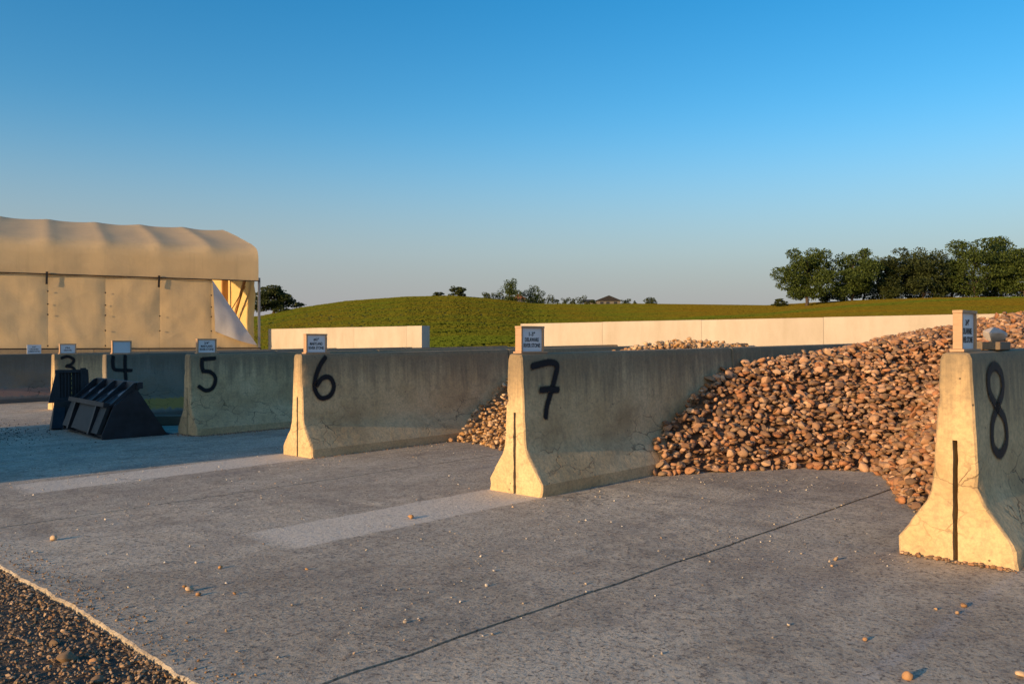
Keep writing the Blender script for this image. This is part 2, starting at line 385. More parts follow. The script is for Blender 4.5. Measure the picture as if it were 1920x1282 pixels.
# ------------------------------------------------------------------ concrete slab in panels
pave = thing('concrete_pavement', 'weathered grey concrete slab', 'pavement'); pave['kind'] = 'structure'
for kk in ('label', 'category'): del pave[kk]
joints = [-26, -20.5, -15.2, -10.4, -5.3, -1.72, 2.07, 5.6, 9.2, 13]
for j in range(len(joints)-1):
    b0, b1 = joints[j]+.010, joints[j+1]-.010
    av = np.concatenate([[-3.32, -3.312], np.arange(-3.29, -2.9, .03), np.arange(-2.9, 10.45, .25), [10.5]])
    nb = max(2, int((b1-b0)/(.035 if -6 < b0 < 6 else .2))); bv = np.linspace(b0, b1, nb)
    V = []; 
    for i, a in enumerate(av):
        for b in bv:
            aa_, bb_, zz = a, b, 0.0
            if i == 0: zz = -.006 - .006*noise3((b*9, 3, 0))
            f_ = max(0, 1-(a+3.32)/.30)
            aa_ += f_*(.02*noise3((b*.9, 0, 0)) + .016*noise3((b*6, 1, 0)) + .012*noise3((b*22, 2, 0)))
            if b in (bv[0], bv[-1]): bb_ += .014*noise3((a*4, b, 1)) + .004*noise3((a*17, b, 4))
            V.append((aa_, -bb_, zz + GA*aa_ + GB*bb_))
    V = np.array(V); na, nb = len(av), len(bv); idx = np.arange(na*nb).reshape(na, nb)
    F = np.stack([idx[:-1,:-1], idx[:-1,1:], idx[1:,1:], idx[1:,:-1]], -1).reshape(-1, 4)[:, ::-1]
    ring = np.concatenate([idx[0,:], idx[1:,-1], idx[-1,-2::-1], idx[-2:0:-1,0]])
    nr = len(ring); V2 = V[ring].copy(); V2[:, 2] -= .11
    V2[:nb, 0] += .02*np.array([noise3((b*15, 7, 0)) for b in bv])
    base = len(V); i2 = np.arange(nr); F2 = np.stack([ring, ring[(i2+1) % nr], base+(i2+1) % nr, base+i2], -1)
    me = np_mesh('slab_panel', np.concatenate([V, V2]), np.concatenate([F, F2]), False)
    link('slab_panel', me, M['slab'], pave, loc=(O7.x, O7.y, G(O7.x, 0)), rz=TH)

# ------------------------------------------------------------------ jersey barriers
PROF = [(.285, 0), (.287, .09), (.215, .19), (.140, .295), (.118, .35), (.108, .42), (.074, 1.035), (.062, 1.062), (.040, 1.07)]
def half_w(z):
    return float(np.interp(z, [p[1] for p in PROF], [p[0] for p in PROF]))
LEN = 3.05
def barrier_mesh(seed):
    pts = []
    for i in range(len(PROF)-1):
        (w0, z0), (w1, z1) = PROF[i], PROF[i+1]; m = max(1, int(math.hypot(w1-w0, z1-z0)/.035))
        pts += [(w0+(w1-w0)*t/m, z0+(z1-z0)*t/m) for t in range(m)]
    pts.append(PROF[-1]); right = [(-w_, z_) for w_, z_ in pts]; left = [(w_, z_) for w_, z_ in reversed(pts)]
    prof = right + left; np_ = len(prof)                       # from right foot over the top to left foot
    xs_ = [0, .012, .03, .055, .085] + list(np.arange(.13, LEN-.05, .07)) + [LEN-.012, LEN]
    V, F = [], []
    for x in xs_:
        sh = .010 if x in (0, LEN) else 0
        for (y, z) in prof:
            p = Vector((x*1.0, y, z)); nn_ = .005*noise3((x*2+seed, y*3, z*3)) + .0025*noise3((x*11+seed, y*11, z*11))
            chip = max(0, noise3((seed*3+y*9, z*9, x*4)) - .25)*.05*math.exp(-x/.03) + max(0, .12-z)*max(0, noise3((x*7, seed, y*7))-.1)*.35
            s = 1 - (sh + chip)/max(abs(y), .05)*(1 if abs(y) > .02 else 0); zz = z - (sh*.8 + chip*.5 if z > 1.0 else 0)
            V.append((x, y*s + math.copysign(nn_, y), zz))
    for i in range(len(xs_)-1):
        for j in range(np_-1):
            a = i*np_+j; F.append((a, a+np_, a+np_+1, a+1))
    n0 = (len(xs_)-1)*np_
    F.append(tuple(range(n0+np_-1, n0-1, -1)))                 # far end
    # near end, with the vertical key slot cut into it
    sw, sz, dep = .013, .62, .55; slot = []
    zsteps = np.linspace(0, sz, 14)
    lft = [(sw + .006*noise3((seed, z*14, 1)), z) for z in zsteps]; rgt = [(-sw - .006*noise3((seed+5, z*14, 1)), z) for z in zsteps]
    path = lft + rgt[::-1]                                      # up the left edge, down the right edge
    b0 = len(V); V += [(0, y, z) for y, z in path]; b1 = len(V); V += [(dep, y, z) for y, z in path]
    m = len(path)
    F.append(tuple(list(range(np_)) + list(range(b0, b0+m))))   # concave end face round the slot
    for i in range(m-1): F.append((b0+i, b0+i+1, b1+i+1, b1+i))
    F.append(tuple(range(b1+m-1, b1-1, -1)))
    V = [(x, y, z + GA*x - GB*y) for x, y, z in V]
    me = mesh('concrete_barrier', V, F); bm = bmesh.new(); bm.from_mesh(me); bmesh.ops.recalc_face_normals(bm, faces=bm.faces[:]); bm.to_mesh(me); bm.free()
    me.shade_smooth(); me.set_sharp_from_angle(angle=math.radians(34))
    return me
BM = [barrier_mesh(3.1), barrier_mesh(17.7), barrier_mesh(41.3)]
def stroke_mesh(strokes, a0, z0, sx, sz, core=.013, soft=.028):
    V, F, C = [], [], []
    for si, st in enumerate(strokes):
        pts = []                                               # resample with Catmull-Rom
        s = [st[0]] + list(st) + [st[-1]]
        for i in range(1, len(s)-2):
            for t in np.linspace(0, 1, 9)[:-1]:
                p0, p1, p2, p3 = [np.array(q, float) for q in s[i-1:i+3]]
                pts.append(.5*((2*p1) + (-p0+p2)*t + (2*p0-5*p1+4*p2-p3)*t*t + (-p0+3*p1-3*p2+p3)*t**3))
        pts.append(np.array(st[-1], float)); pts = np.array(pts)*np.array([sx, sz])
        n = len(pts); d = np.gradient(pts, axis=0); d /= np.linalg.norm(d, axis=1)[:, None]+1e-9; nr = np.stack([-d[:,1], d[:,0]], 1)
        base = len(V); offs = [-(core+soft), -core, 0, core, core+soft]; al = [0, .8, 1, .8, 0]
        ext = [pts[0]-d[0]*(core+soft*.6)] + list(pts) + [pts[-1]+d[-1]*(core+soft*.6)]; nrr = [nr[0]] + list(nr) + [nr[-1]]
        for i, (p, q) in enumerate(zip(ext, nrr)):
            for o_, a_ in zip(offs, al):
                x, z = a0 + p[0] + q[0]*o_, z0 + p[1] + q[1]*o_
                y = -(half_w(min(max(z, .0), 1.03)) + .0075 + .0012*si)
                V.append((x, y, z + GA*x - GB*y)); e = 0 if i in (0, len(ext)-1) else a_; C.append((e, e, e))
        for i in range(len(ext)-1):
            for j in range(4): F.append((base+i*5+j, base+(i+1)*5+j, base+(i+1)*5+j+1, base+i*5+j+1))
    return mesh('painted_number', V, F, True, np.array(C))
DIG = {
 '3': [[(.05,.93),(.45,1.0),(.85,.86),(.75,.66),(.35,.55)], [(.35,.55),(.8,.47),(.92,.25),(.6,.03),(.2,.02),(-.02,.14)]],
 '4': [[(.05,1.0),(.02,.75),(.10,.52),(.5,.47),(1.0,.45)], [(.68,1.02),(.66,.6),(.70,.0)]],
 '5': [[(.95,.99),(.6,.98),(.27,.97)], [(.27,.97),(.24,.78),(.30,.60)], [(.30,.60),(.70,.56),(.95,.36),(.80,.08),(.42,.0),(.05,.14)]],
 '6': [[(.62,1.02),(.35,.82),(.12,.5),(.08,.22),(.35,.0),(.78,.05),(.98,.28),(.80,.50),(.45,.50),(.18,.33)]],
 '7': [[(.02,.93),(.40,.97),(.72,.99),(.97,.93),(.90,.75),(.70,.45),(.52,.2),(.45,.0)], [(.30,.50),(.62,.50),(.98,.48)]],
 '8': [[(.5,.53),(.12,.70),(.10,.90),(.45,1.0),(.85,.90),(.86,.70),(.5,.53),(.16,.36),(.12,.12),(.5,.0),(.92,.12),(.9,.36),(.5,.53)]],
}
def run(num, a0, b, nsec, mat, dig=None, da=.12, dz=.60, sx=.27, sz=.42, front_label=None):
    for i in range(nsec):
        o = link('concrete_barrier', BM[(i + num) % 3] if mat == 'barrier' else BM[(i+num) % 3].copy(), M[mat] if mat == 'barrier' else None, None, P(a0 + i*(LEN+.015), b), TH)
        if mat != 'barrier': o.data.materials.clear(); o.data.materials.append(M[mat])
        if i == 0: lab = front_label
        else: lab = '%s plain concrete barrier section behind the barrier %s' % (['', 'second', 'third'][i], ('numbered ' + ['', '', '', 'three', 'four', 'five', 'six', 'seven', 'eight'][num]) if dig else 'with the crushed limestone sign')
        tag(o, lab, 'barrier', 'concrete barriers dividing the stone bays')
        if i == 0 and dig:
            link('painted_number', stroke_mesh(DIG[dig], da, dz, sx, sz), M['spray'], o)
A2, A3, A4, A5, A6, A7, A8 = .2, .77, .5, .34, .11, 0.0, .055
B2, B3, B4, B5, B6, B7, B8 = -16.6, -13.27, -9.85, -6.44, -3.31, 0.0, 3.118
run(2, A2, B2, 3, 'barrier_red', None, front_label='dark stained concrete barrier with a faded pink band along its foot')
run(3, A3, B3, 3, 'barrier', '3', front_label='concrete barrier spray painted with a black 3, sunlit end')
run(4, A4, B4, 3, 'barrier_yellow', '4', .1, .60, .30, .43, front_label='concrete barrier painted with a black 4 and a worn yellow band')
run(5, A5, B5, 3, 'barrier', '5', .10, .58, .26, .43, front_label='cracked concrete barrier spray painted with a black 5')
run(6, A6, B6, 3, 'barrier', '6', .13, .60, .26, .42, front_label='heavily cracked concrete barrier spray painted with a black 6')
run(7, A7, B7, 3, 'barrier', '7', .10, .57, .30, .43, front_label='concrete barrier spray painted with a black crossed 7')
run(8, A8, B8, 3, 'barrier', '8', .22, .52, .30, .47, front_label='concrete barrier spray painted with a tall narrow black 8')

# ------------------------------------------------------------------ signs on the barriers
def text_part(txt, wid, cap, parent, loc):                   # lettering fitted to a width and cap height
    cu = bpy.data.curves.new('lettering', 'FONT'); cu.body = txt; cu.size = 1; cu.align_x = 'CENTER'; cu.align_y = 'CENTER'
    cu.offset = .022; cu.resolution_u = 3; cu.fill_mode = 'BOTH'; cu.extrude = .01
    t = bpy.data.objects.new('tmp', cu); COL.objects.link(t); bpy.context.view_layer.update()
    me = bpy.data.meshes.new_from_object(t); bpy.data.objects.remove(t); bpy.data.curves.remove(cu); me.name = 'lettering'; me.materials.clear()
    co = np.array([v.co[:] for v in me.vertices]); mn, mx = co.min(0), co.max(0)
    me.transform(Matrix.Diagonal((wid/(mx[0]-mn[0]), cap/(mx[1]-mn[1]), .05, 1)) @ Matrix.Translation((-(mn[0]+mx[0])/2, -(mn[1]+mx[1])/2, 0)))
    o = link('lettering', me, M['ink'], parent, loc); o.rotation_euler = (math.radians(90), 0, 0); return o
def sign(a, b, lines, label, wd=.24, ht=.205, dep=.06, yaw=0., lean=0., framed=True):
    p = P(a, b, 1.072); t = thing('bin_sign', label, 'sign', p, TH + math.radians(yaw), 'signs standing on the barriers'); t.rotation_euler.y = math.radians(lean)
    y0, y1 = -dep/2, dep/2; fr = .016; b_ = .014
    if framed:
        link('base_board', box_me('base_board', -.012, wd+.028, y0-.012, y1+.012, 0, b_, .002), M['wood'], t)
        for x in (0, wd-fr): link('frame_side', box_me('frame_side', x, x+fr, y0, y1, b_+.0005, ht-fr, .002), M['wood'], t)
        link('frame_top', box_me('frame_top', -.003, wd+.003, y0-.002, y1+.002, ht-fr+.0005, ht, .002), M['wood'], t)
        link('panel', box_me('panel', fr+.0005, wd-fr-.0005, y0+.012, y0+.018, b_+.001, ht-fr), M['panel'], t); yt = y0+.0112
    else:
        link('panel', box_me('panel', 0, wd, -.006, .006, 0, ht, .001), M['panel'], t); yt = -.0068
    for txt, zc, s in lines: text_part(txt, s*wd, ht*.15, t, (wd/2, yt, ht*zc))
    return t
RS = lambda q, st: [(q, .71, .26), (st, .50, .60), ('RIVER STONE', .29, .72)]
sign(A8+.035, B8, RS('3/4"', 'DELAWARE'), 'wooden framed Delaware river stone sign next to the pale rock', .235, .215, .046, yaw=0)
sign(.04, B7, RS('1-3"', 'DELAWARE'), 'wooden framed Delaware river stone sign on the barrier numbered seven', .245, .21, .07, yaw=-3)
sign(A6+.09, B6, RS('#2"', 'MARYLAND'), 'wooden framed Maryland river stone sign on the heavily cracked barrier numbered six', .25, .21, .06, yaw=-2)
sign(A5+.13, B5, RS('3/4"', 'MARYLAND'), 'wooden framed Maryland river stone sign on the barrier numbered five', .27, .20, .05)
sign(A4+.12, B4, [], 'blank white framed sign on the barrier painted 4', .31, .215, .05)
sign(A3+.12, B3, [('PEA', .60, .28), ('GRAVEL', .35, .50)], 'small framed sign reading pea gravel', .30, .195, .05)
sign(A2+1.05, B2, [('3/4"', .76, .28), ('CRUSHED', .51, .62), ('LIMESTONE', .26, .78)], 'unframed white sign reading 3/4" crushed limestone', .29, .20, .02, framed=False)

# ------------------------------------------------------------------ rear walls of precast panels
def rear_wall(b_from, b_to, label, pw=2.42):
    p0 = P(9.5, b_from); t = thing('retaining_wall', label, 'wall', (p0.x, p0.y, -.35), TH)
    b = b_from; i = 0
    while b < b_to - .05:
        b2 = min(b+pw, b_to); v, f = box(0, .27, -(b2-b_from)+.0015, -(b-b_from)-.0015, 0, 1.93 + .004*(i % 2))
        me = mesh('wall_panel', v, f); bevel(me, .004, 1); link('wall_panel', me, M['wall'], t); b = b2; i += 1
rear_wall(-9.2, 10.2, 'long pale concrete wall closing the back of the stone bays')
rear_wall(-20.7, -12.8, 'short pale concrete wall standing alone beside the fabric building')

# ------------------------------------------------------------------ stones
def ico(sub):
    bm = bmesh.new(); bmesh.ops.create_icosphere(bm, subdivisions=sub, radius=1); V = np.array([v.co[:] for v in bm.verts]); F = np.array([[v.index for v in f.verts] for f in bm.faces]); bm.free(); return V, F
ICO = {1: ico(1), 2: ico(2), 3: ico(3)}
def variants(sub, n, ang=.0):
    V, F = ICO[sub]; out = []
    for i in range(n):
        r_ = np.array([1 + .20*noise3(p*1.1 + i*7.3) + .10*noise3(p*2.3 + i*3.1) for p in V]); W = V*r_[:, None]
        if ang:                                                # a few flattened faces, as on broken stone
            for q in range(7):
                d = rng.normal(size=3); d /= np.linalg.norm(d); s_ = W@d; lim = rng.uniform(.48, .82); W = W - np.outer(np.maximum(s_-lim, 0)*ang, d)
        out.append(W)
    return out
VAR = {1: variants(1, 10, .5), 2: variants(2, 16, .8), 3: variants(3, 16, .85)}
ROCK = variants(3, 1, .95)
def rot_mats(n, tilt):
    yaw = rng.uniform(0, 2*math.pi, n); ax = rng.uniform(0, 2*math.pi, n); ti = np.abs(rng.normal(0, tilt, n))
    c, s = np.cos(yaw), np.sin(yaw); Z0 = np.zeros(n); O1 = np.ones(n)
    Rz = np.stack([np.stack([c, -s, Z0], -1), np.stack([s, c, Z0], -1), np.stack([Z0, Z0, O1], -1)], 1)
    kx, ky = np.cos(ax), np.sin(ax); ct, st = np.cos(ti), np.sin(ti); v_ = 1-ct
    Rt = np.stack([np.stack([ct+kx*kx*v_, kx*ky*v_, ky*st], -1), np.stack([kx*ky*v_, ct+ky*ky*v_, -kx*st], -1), np.stack([-ky*st, kx*st, ct], -1)], 1)
    return Rt@Rz
BROWN = np.array([1.32, 1.10, .90])*np.array([[.30,.19,.12],[.34,.22,.145],[.24,.16,.105],[.38,.27,.19],[.19,.135,.10],[.28,.21,.16],[.42,.31,.23],[.33,.185,.11],[.16,.125,.10],[.25,.20,.15],[.47,.37,.28]])
PALE = np.array([1.08, .88, .66])*np.array([[.50,.38,.25],[.56,.45,.33],[.46,.32,.19],[.60,.52,.42],[.42,.30,.20],[.52,.36,.19],[.38,.33,.28],[.64,.57,.48]])
GREYS = np.array([1.05, .86, .66])*np.array([[.26,.22,.17],[.32,.26,.19],[.20,.165,.13],[.38,.31,.23],[.28,.19,.11],[.17,.15,.135],[.44,.38,.31]])
def stones_mesh(name, pos, size, pal, sub, tilt=.5, flat=(.45,.75)):
    n = len(pos); R = rot_mats(n, tilt)
    S = np.stack([size*.5, size*.5*rng.uniform(.62, .95, n), size*.5*rng.uniform(flat[0]*.85, flat[1]*.95, n)], -1)
    vi = rng.integers(0, len(VAR[sub]), n); base = np.stack(VAR[sub])[vi]                # n,nv,3
    W = np.einsum('nij,nvj->nvi', R, base*S[:, None, :]) + pos[:, None, :]
    nv = W.shape[1]; F = (ICO[sub][1][None] + (np.arange(n)*nv)[:, None, None]).reshape(-1, 3)
    c = pal[rng.integers(0, len(pal), n)]*rng.uniform(.8, 1.2, (n, 1)); me = np_mesh(name, W.reshape(-1, 3), F, True, c.repeat(nv, 0)); me.set_sharp_from_angle(angle=math.radians(42)); return me
def world(ab, z):                                             # arrays of a,b,z -> xyz
    x = O7.x + D.x*ab[:,0] + Q.x*ab[:,1]; y = O7.y + D.y*ab[:,0] + Q.y*ab[:,1]
    return np.stack([x, y, SL*x + z], -1)
def pile(name, label, hf, arange, brange, toe, sp, smin, smax, pal, inside, fine_below, hidden=lambda a, b, z: False):
    t = thing(name, label, 'stone pile', P(*toe))
    inv = Matrix.Translation(-t.location)
    # core
    A = np.arange(arange[0], arange[1], .1); Bv = np.linspace(brange[0], brange[1], 30); AA, BB = np.meshgrid(A, Bv, indexing='ij')
    hz = np.array([[hf(a, b) for b in Bv] for a in A]); W = world(np.stack([AA.ravel(), BB.ravel()], -1), np.maximum(hz.ravel()-.085, -.06)) - np.array(t.location)
    idx = np.arange(len(A)*len(Bv)).reshape(len(A), len(Bv)); F = np.stack([idx[:-1,:-1], idx[1:,:-1], idx[1:,1:], idx[:-1,1:]], -1).reshape(-1, 4)[:, ::-1]
    link('core', np_mesh('core', W, F, True, np.tile(pal.mean(0)*.55, (len(W), 1))), M['stone'], t)
    pts = []
    for lay in range(3):
        a = np.arange(arange[0], arange[1], sp); b = np.arange(brange[0]+.02, brange[1]-.02, sp); g = np.stack(np.meshgrid(a, b), -1).reshape(-1, 2) + rng.uniform(-.5, .5, (len(a)*len(b), 2))*sp*1.2
        h = np.array([hf(*q) for q in g]); ok = (h > (.015 if lay < 2 else .10)); g, h = g[ok], h[ok]
        if lay: s_ = rng.random(len(g)) < (.75 if lay == 1 else .42); g, h = g[s_], h[s_]
        pts.append(np.concatenate([g, (h + [-.03, .005, .03][lay] + rng.normal(0, .012, len(g)))[:, None]], 1))
    pts = np.concatenate(pts); ok = np.array([inside(a, b, z) for a, b, z in pts]); pts = pts[ok]
    size = smin + (smax-smin)*rng.beta(1.6, 2.6, len(pts)); pts[:, 2] = np.maximum(pts[:, 2], size*.24)
    W = world(pts[:, :2], pts[:, 2]); dist = np.linalg.norm(W - np.array([0, 0, H]), axis=1)
    vis = pts[:, 2] - np.array([hf(a, b) for a, b in pts[:, :2]]) > -.012
    hid = np.array([float(hidden(a, b, z)) for a, b, z in pts]); score = size/dist*np.where(vis, 1, .3); order = np.argsort(-score); W -= np.array(t.location)
    one = order[:300]; rest = order[300:]; near = rest[dist[rest] < fine_below]; far = rest[dist[rest] >= fine_below]
    for nm, ids, sub in (('near_stones', near, 3), ('far_stones', far[hid[far] < .5], 2), ('hidden_stones', far[hid[far] > .5], 1)):
        if len(ids): stuff(link('loose_stones', stones_mesh(nm, W[ids], size[ids], pal, sub), M['stone'], t))
    protos = [stones_mesh('stone', np.zeros((1, 3)), np.ones(1), pal, 3, tilt=.01) for _ in range(48)]
    for p_ in protos: p_.materials.append(M['stone'])
    for i in one:
        o = link('stone', protos[random.randrange(48)], None, t, W[i]); o.scale = (size[i],)*3
        o.rotation_euler = (random.gauss(0, .45), random.gauss(0, .45), random.uniform(0, 6.28))
    print(name, 'stones', len(pts)); return t
def smin_(a, b, k=.25):
    h = max(0, min(1, .5+.5*(b-a)/k)); return b*(1-h)+a*h - k*h*(1-h)
def h_big(a, b):
    toe = np.interp(b, [.1, .5, .97, 1.6, 1.95, 2.27, 2.55, 3.05], [1.0, 1.6, 2.3, 2.75, 2.2, 1.42, 1.15, .85])
    toe += .10*noise3((b*3, a, 2)); sl = np.interp(b, [.1, 1.5, 3], [.50, .50, .42])
    top = np.interp(b, [.1, .8, 1.7, 3.1], [.86, 1.0, 1.10, 1.0]) + .09*noise3((a*.9, b*.9, 8)) + .07*max(0, min(a, 7.2)-3.8)
    return smin_((a-toe)*sl, top) + .03*noise3((a*2.2, b*2.2, 1))
def in_big(a, b, z):
    zz = min(max(z, 0), 1.07); lo = .03 + half_w(zz); hi = B8 - .03 - half_w(zz)
    if z > 1.12: lo, hi = -.02, B8+.02
    if a < A8: hi = 99
    return lo < b < hi and a < 9.42
pile('river_stone_pile', 'large pile of rounded brown river stones between barriers 7 and 8', h_big, (.7, 9.4), (.1, 3.05), (3.0, 1.6), .056, .036, .125, BROWN, in_big, 6.0, lambda a, b, z: a > 6.6)
def h_pale(a, b):
    toe = np.interp(b, [-3.2, -2.84, -2, -.2], [1.85, 1.98, 1.75, 1.6]) + .1*noise3((b*3, a, 5))
    bump_ = .24*math.exp(-((a-4.3)/1.1)**2 - ((b+1.3)/1.0)**2)
    return smin_((a-toe)*.52, .88 + bump_ + .05*noise3((a, b, 3)))
def in_pale(a, b, z):
    zz = min(max(z, 0), 1.07); return -3.31 + .02 + half_w(zz) < b < -.02 - half_w(zz) and a < 9.4
pile('pale_stone_pile', 'smaller pile of pale tan river stones between barriers 6 and 7', h_pale, (1.3, 9.2), (-3.2, -.1), (3.0, -1.6), .074, .042, .092, PALE, in_pale, 0, lambda a, b, z: (a > 3.2 and z < .8) or a > 7.5)

# gravel strip in front of the slab (uncountable) with single cobbles lying in it
def gz(x, y): return SL*x - .10
n = 21000; ab = np.stack([-3.335 - 1.75*rng.random(n)**1.3, rng.uniform(-2.6, 3.3, n)], -1); s_ = .009 + .030*rng.beta(1.0, 3.8, n)
Wp = world(ab, -.014 + s_*.10)
o = stuff(link('gravel', stones_mesh('gravel', Wp, s_, GREYS, 1, .6), M['pebble'])); o['label'] = 'loose brown gravel along the broken slab edge'; o['category'] = 'gravel'
for i in range(70):
    a, b = -3.42 - abs(random.gauss(0, .5)), random.uniform(-2.2, 2.6); s = .03 + .07*random.random()**2.2; p = P(a, b, -.022 + s*.12)
    me = stones_mesh('cobble', np.zeros((1, 3)), np.array([s]), GREYS*1.1 if i % 6 else PALE, 2, .25)
    tag(link('cobble', me, M['stone'], None, p), 'rounded cobble lying in the gravel beside the slab edge', 'stone', 'cobbles in the gravel strip')
# fallen pebbles on the slab
for (px, py, s) in ((355,1108,.045),(346,1101,.025),(372,1116,.028),(770,972,.045),(1567,1050,.032),(1560,1062,.022),(1702,1272,.045),(1915,1268,.04),(100,1012,.05),(1806,1137,.035),(1795,1150,.022),(1622,1200,.022),(1755,1143,.02),(575,1068,.02),(413,1065,.028),(440,1114,.022)):
    zz = H*1600/(py-641); x = (px-960)/1600*zz; zz = (H-SL*x)*1600/(py-641); x = (px-960)/1600*zz
    tag(link('pebble', stones_mesh('pebble', np.zeros((1, 3)), np.array([s]), PALE, 2, .3, (.6,.85)), M['stone'], None, (x, zz, SL*x + s*.28)), 'single pale pebble lying loose on the concrete slab', 'pebble', 'loose pebbles on the slab')
ab = np.stack([-3.30 + np.abs(rng.normal(0, .10, 900)), rng.uniform(-2.6, 3.3, 900)], -1); s_ = .006 + .018*rng.beta(1, 4, 900)
o = stuff(link('spilt_gravel', stones_mesh('spilt_gravel', world(ab, s_*.25), s_, GREYS, 1, .5), M['pebble'])); o['label'] = 'gravel spilt over the broken slab edge'; o['category'] = 'gravel'
n = 5200; ab = np.stack([rng.uniform(-3.2, 3.5, n), rng.uniform(-11, 3.0, n)], -1)
dens = np.array([.22 + max(0, noise3((a*.9, b*.9, 11)))*1.6 + .5*(b < -3) for a, b in ab]); ab = ab[rng.random(n) < dens]
s_ = .006 + .021*rng.beta(1, 4, len(ab))
o = stuff(link('grit', stones_mesh('grit', world(ab, s_*.25), s_, np.array([[.55,.47,.37],[.62,.56,.47],[.45,.37,.28],[.5,.36,.24],[.68,.63,.55]]), 1, .5, (.6,.85)), M['pebble'])); o['label'] = 'fine pale grit and chips scattered over the slab'; o['category'] = 'grit'
# gravel along the feet of barriers 5, 6 and 8
ab = np.concatenate([np.stack([rng.uniform(A5, 3.4, 1500), B5 + .29 + np.abs(rng.normal(0, .07, 1500))], -1), np.stack([A5 - np.abs(rng.normal(0, .06, 150)), rng.uniform(B5-.3, B5+.3, 150)], -1),
                     np.stack([rng.uniform(A6-.05, 3.4, 260), B6 + .29 + np.abs(rng.normal(0, .03, 260))], -1), np.stack([rng.uniform(A8, 2.5, 420), B8 + .30 + np.abs(rng.normal(0, .07, 420))], -1), np.stack([A8 - .01 - np.abs(rng.normal(0, .02, 70)), rng.uniform(B8-.28, B8+.3, 70)], -1)])
s_ = .008 + .022*rng.beta(1.2, 3, len(ab)); s_[-490:] *= 1.5
o = stuff(link('barrier_foot_gravel', stones_mesh('barrier_foot_gravel', world(ab, s_*.25), s_, np.concatenate([BROWN, GREYS]), 1, .5), M['pebble'])); o['label'] = 'small gravel gathered along the feet of the barriers'; o['category'] = 'gravel'
n = 1500; ab = np.stack([rng.normal(-1.6, .5, n), rng.normal(-9.3, 1.0, n)], -1); s_ = .01 + .03*rng.beta(1, 4, n)
o = stuff(link('soil_crumbs', stones_mesh('soil_crumbs', world(ab, s_*.2), s_, np.array([[.035,.028,.02],[.06,.05,.04],[.03,.025,.022]]), 1, .5), M['pebble'])); o['label'] = 'dark soil crumbs spilt on the slab in front of the bucket'; o['category'] = 'soil'
# rock on a board on barrier 8
pb = P(A8+.62, B8, 1.0725); o = link('wood_block', box_me('wood_block', -.15, .17, -.065, .06, 0, .045, .006), M['oldwood'], None, pb, TH+.1); tag(o, 'short dark board lying on top of the barrier painted 8', 'board')
W0 = ROCK[0]*np.array([.075, .06, .052]); me = np_mesh('rock', W0, ICO[3][1], True, np.tile([.55,.50,.46], (len(W0), 1))); me.set_sharp_from_angle(angle=math.radians(28))
tag(link('rock', me, M['stone'], None, pb + Vector((.01, 0, .045 - float(W0[:,2].min()) - .002)), .4), 'pale grey rock resting on the short board beside a sign', 'rock')
# timber beam lying between barriers 4 and 5
pb = P(.9, -8.0); o = link('timber_beam', box_me('timber_beam', -1.0, 1.0, -.09, .09, 0, .14, .008), M['oldwood'], None, pb, TH - math.radians(38)); tag(o, 'old timber beam lying on the slab behind the bucket', 'beam')

# ------------------------------------------------------------------ loader bucket: back to the left, mouth towards the bays
bp = Vector((-5.20, 10.82, 0)); bp.z = G(bp.x, 0); rz = math.atan2(.66, .75)
bt = thing('loader_bucket', 'black skid loader bucket resting on its floor by barrier 5', 'bucket', bp, rz)
W_ = 1.85                                                     # local x towards the lip, y towards the far side
side = [(0, .0), (.02, .0), (.80, .0), (.86, .012), (.80, .04), (.45, .60), (.40, .62), (.14, .42), (.0, .06)]
for y in (0, W_-.02): link('side_plate', mesh('side_plate', *prism(side, y, y+.02)), M['black'], bt)
link('cutting_edge', mesh('cutting_edge', *prism([(.62, .001), (.95, .001), (.93, .014), (.62, .02)], -.02, W_+.02)), M['blackworn'], bt)
link('floor_plate', mesh('floor_plate', *prism([(.02, .002), (.65, .003), (.65, .016), (.02, .016)], .021, W_-.021)), M['black'], bt)
link('back_plate', mesh('back_plate', *prism([(.03, .03), (.05, .02), (.19, .42), (.17, .43)], .021, W_-.021)), M['black'], bt)
link('top_plate', mesh('top_plate', *prism([(.17, .435), (.19, .425), (.47, .625), (.45, .645)], .021, W_-.021)), M['black'], bt)
link('top_rail', mesh('top_rail', *prism([(.42, .635), (.50, .635), (.50, .72), (.44, .72)], -.005, W_+.005)), M['black'], bt)
for i in range(5):                                            # gussets over the sloping top
    y = .03 + i*(W_-.09)/4
    link('gusset', mesh('gusset', *prism([(.10, .43), (.17, .445), (.435, .638), (.44, .715), (.40, .71)], y, y+.025)), M['black'], bt)
dirn = Vector((.27, 0, .20)).normalized(); nrm = Vector((-.20, 0, .27)).normalized()
for i in range(4):                                            # round plugs between the gussets
    c = Vector((.33, .03 + (i+.5)*(W_-.09)/4 + .01, .555)) + nrm*.012; v = []; m = 20
    for s in (0, .008): v += [c + nrm*s + dirn*(.062*math.cos(q*2*math.pi/m)) + Vector((0, .062*math.sin(q*2*math.pi/m), 0)) for q in range(m)]
    f = [tuple(range(m, 2*m))] + [(q, (q+1) % m, m+(q+1) % m, m+q) for q in range(m)]
    link('round_plug', mesh('round_plug', v, f), M['greydisc'], bt)
for (y0, y1) in ((.10, .36), (.52, 1.30), (1.46, W_-.10)):    # quick-attach plates on the back
    link('attach_plate', mesh('attach_plate', *prism([(-.035, .07), (.018, .06), (.135, .40), (.09, .41)], y0, y1)), M['blackworn'], bt)
for y in (.40, 1.38):
    link('attach_rib', mesh('attach_rib', *prism([(-.06, .05), (.02, .03), (.145, .43), (.06, .46)], y, y+.06)), M['black'], bt)
link('attach_lip', mesh('attach_lip', *prism([(.04, .41), (.16, .40), (.17, .44), (.05, .47)], .10, W_-.10)), M['black'], bt)

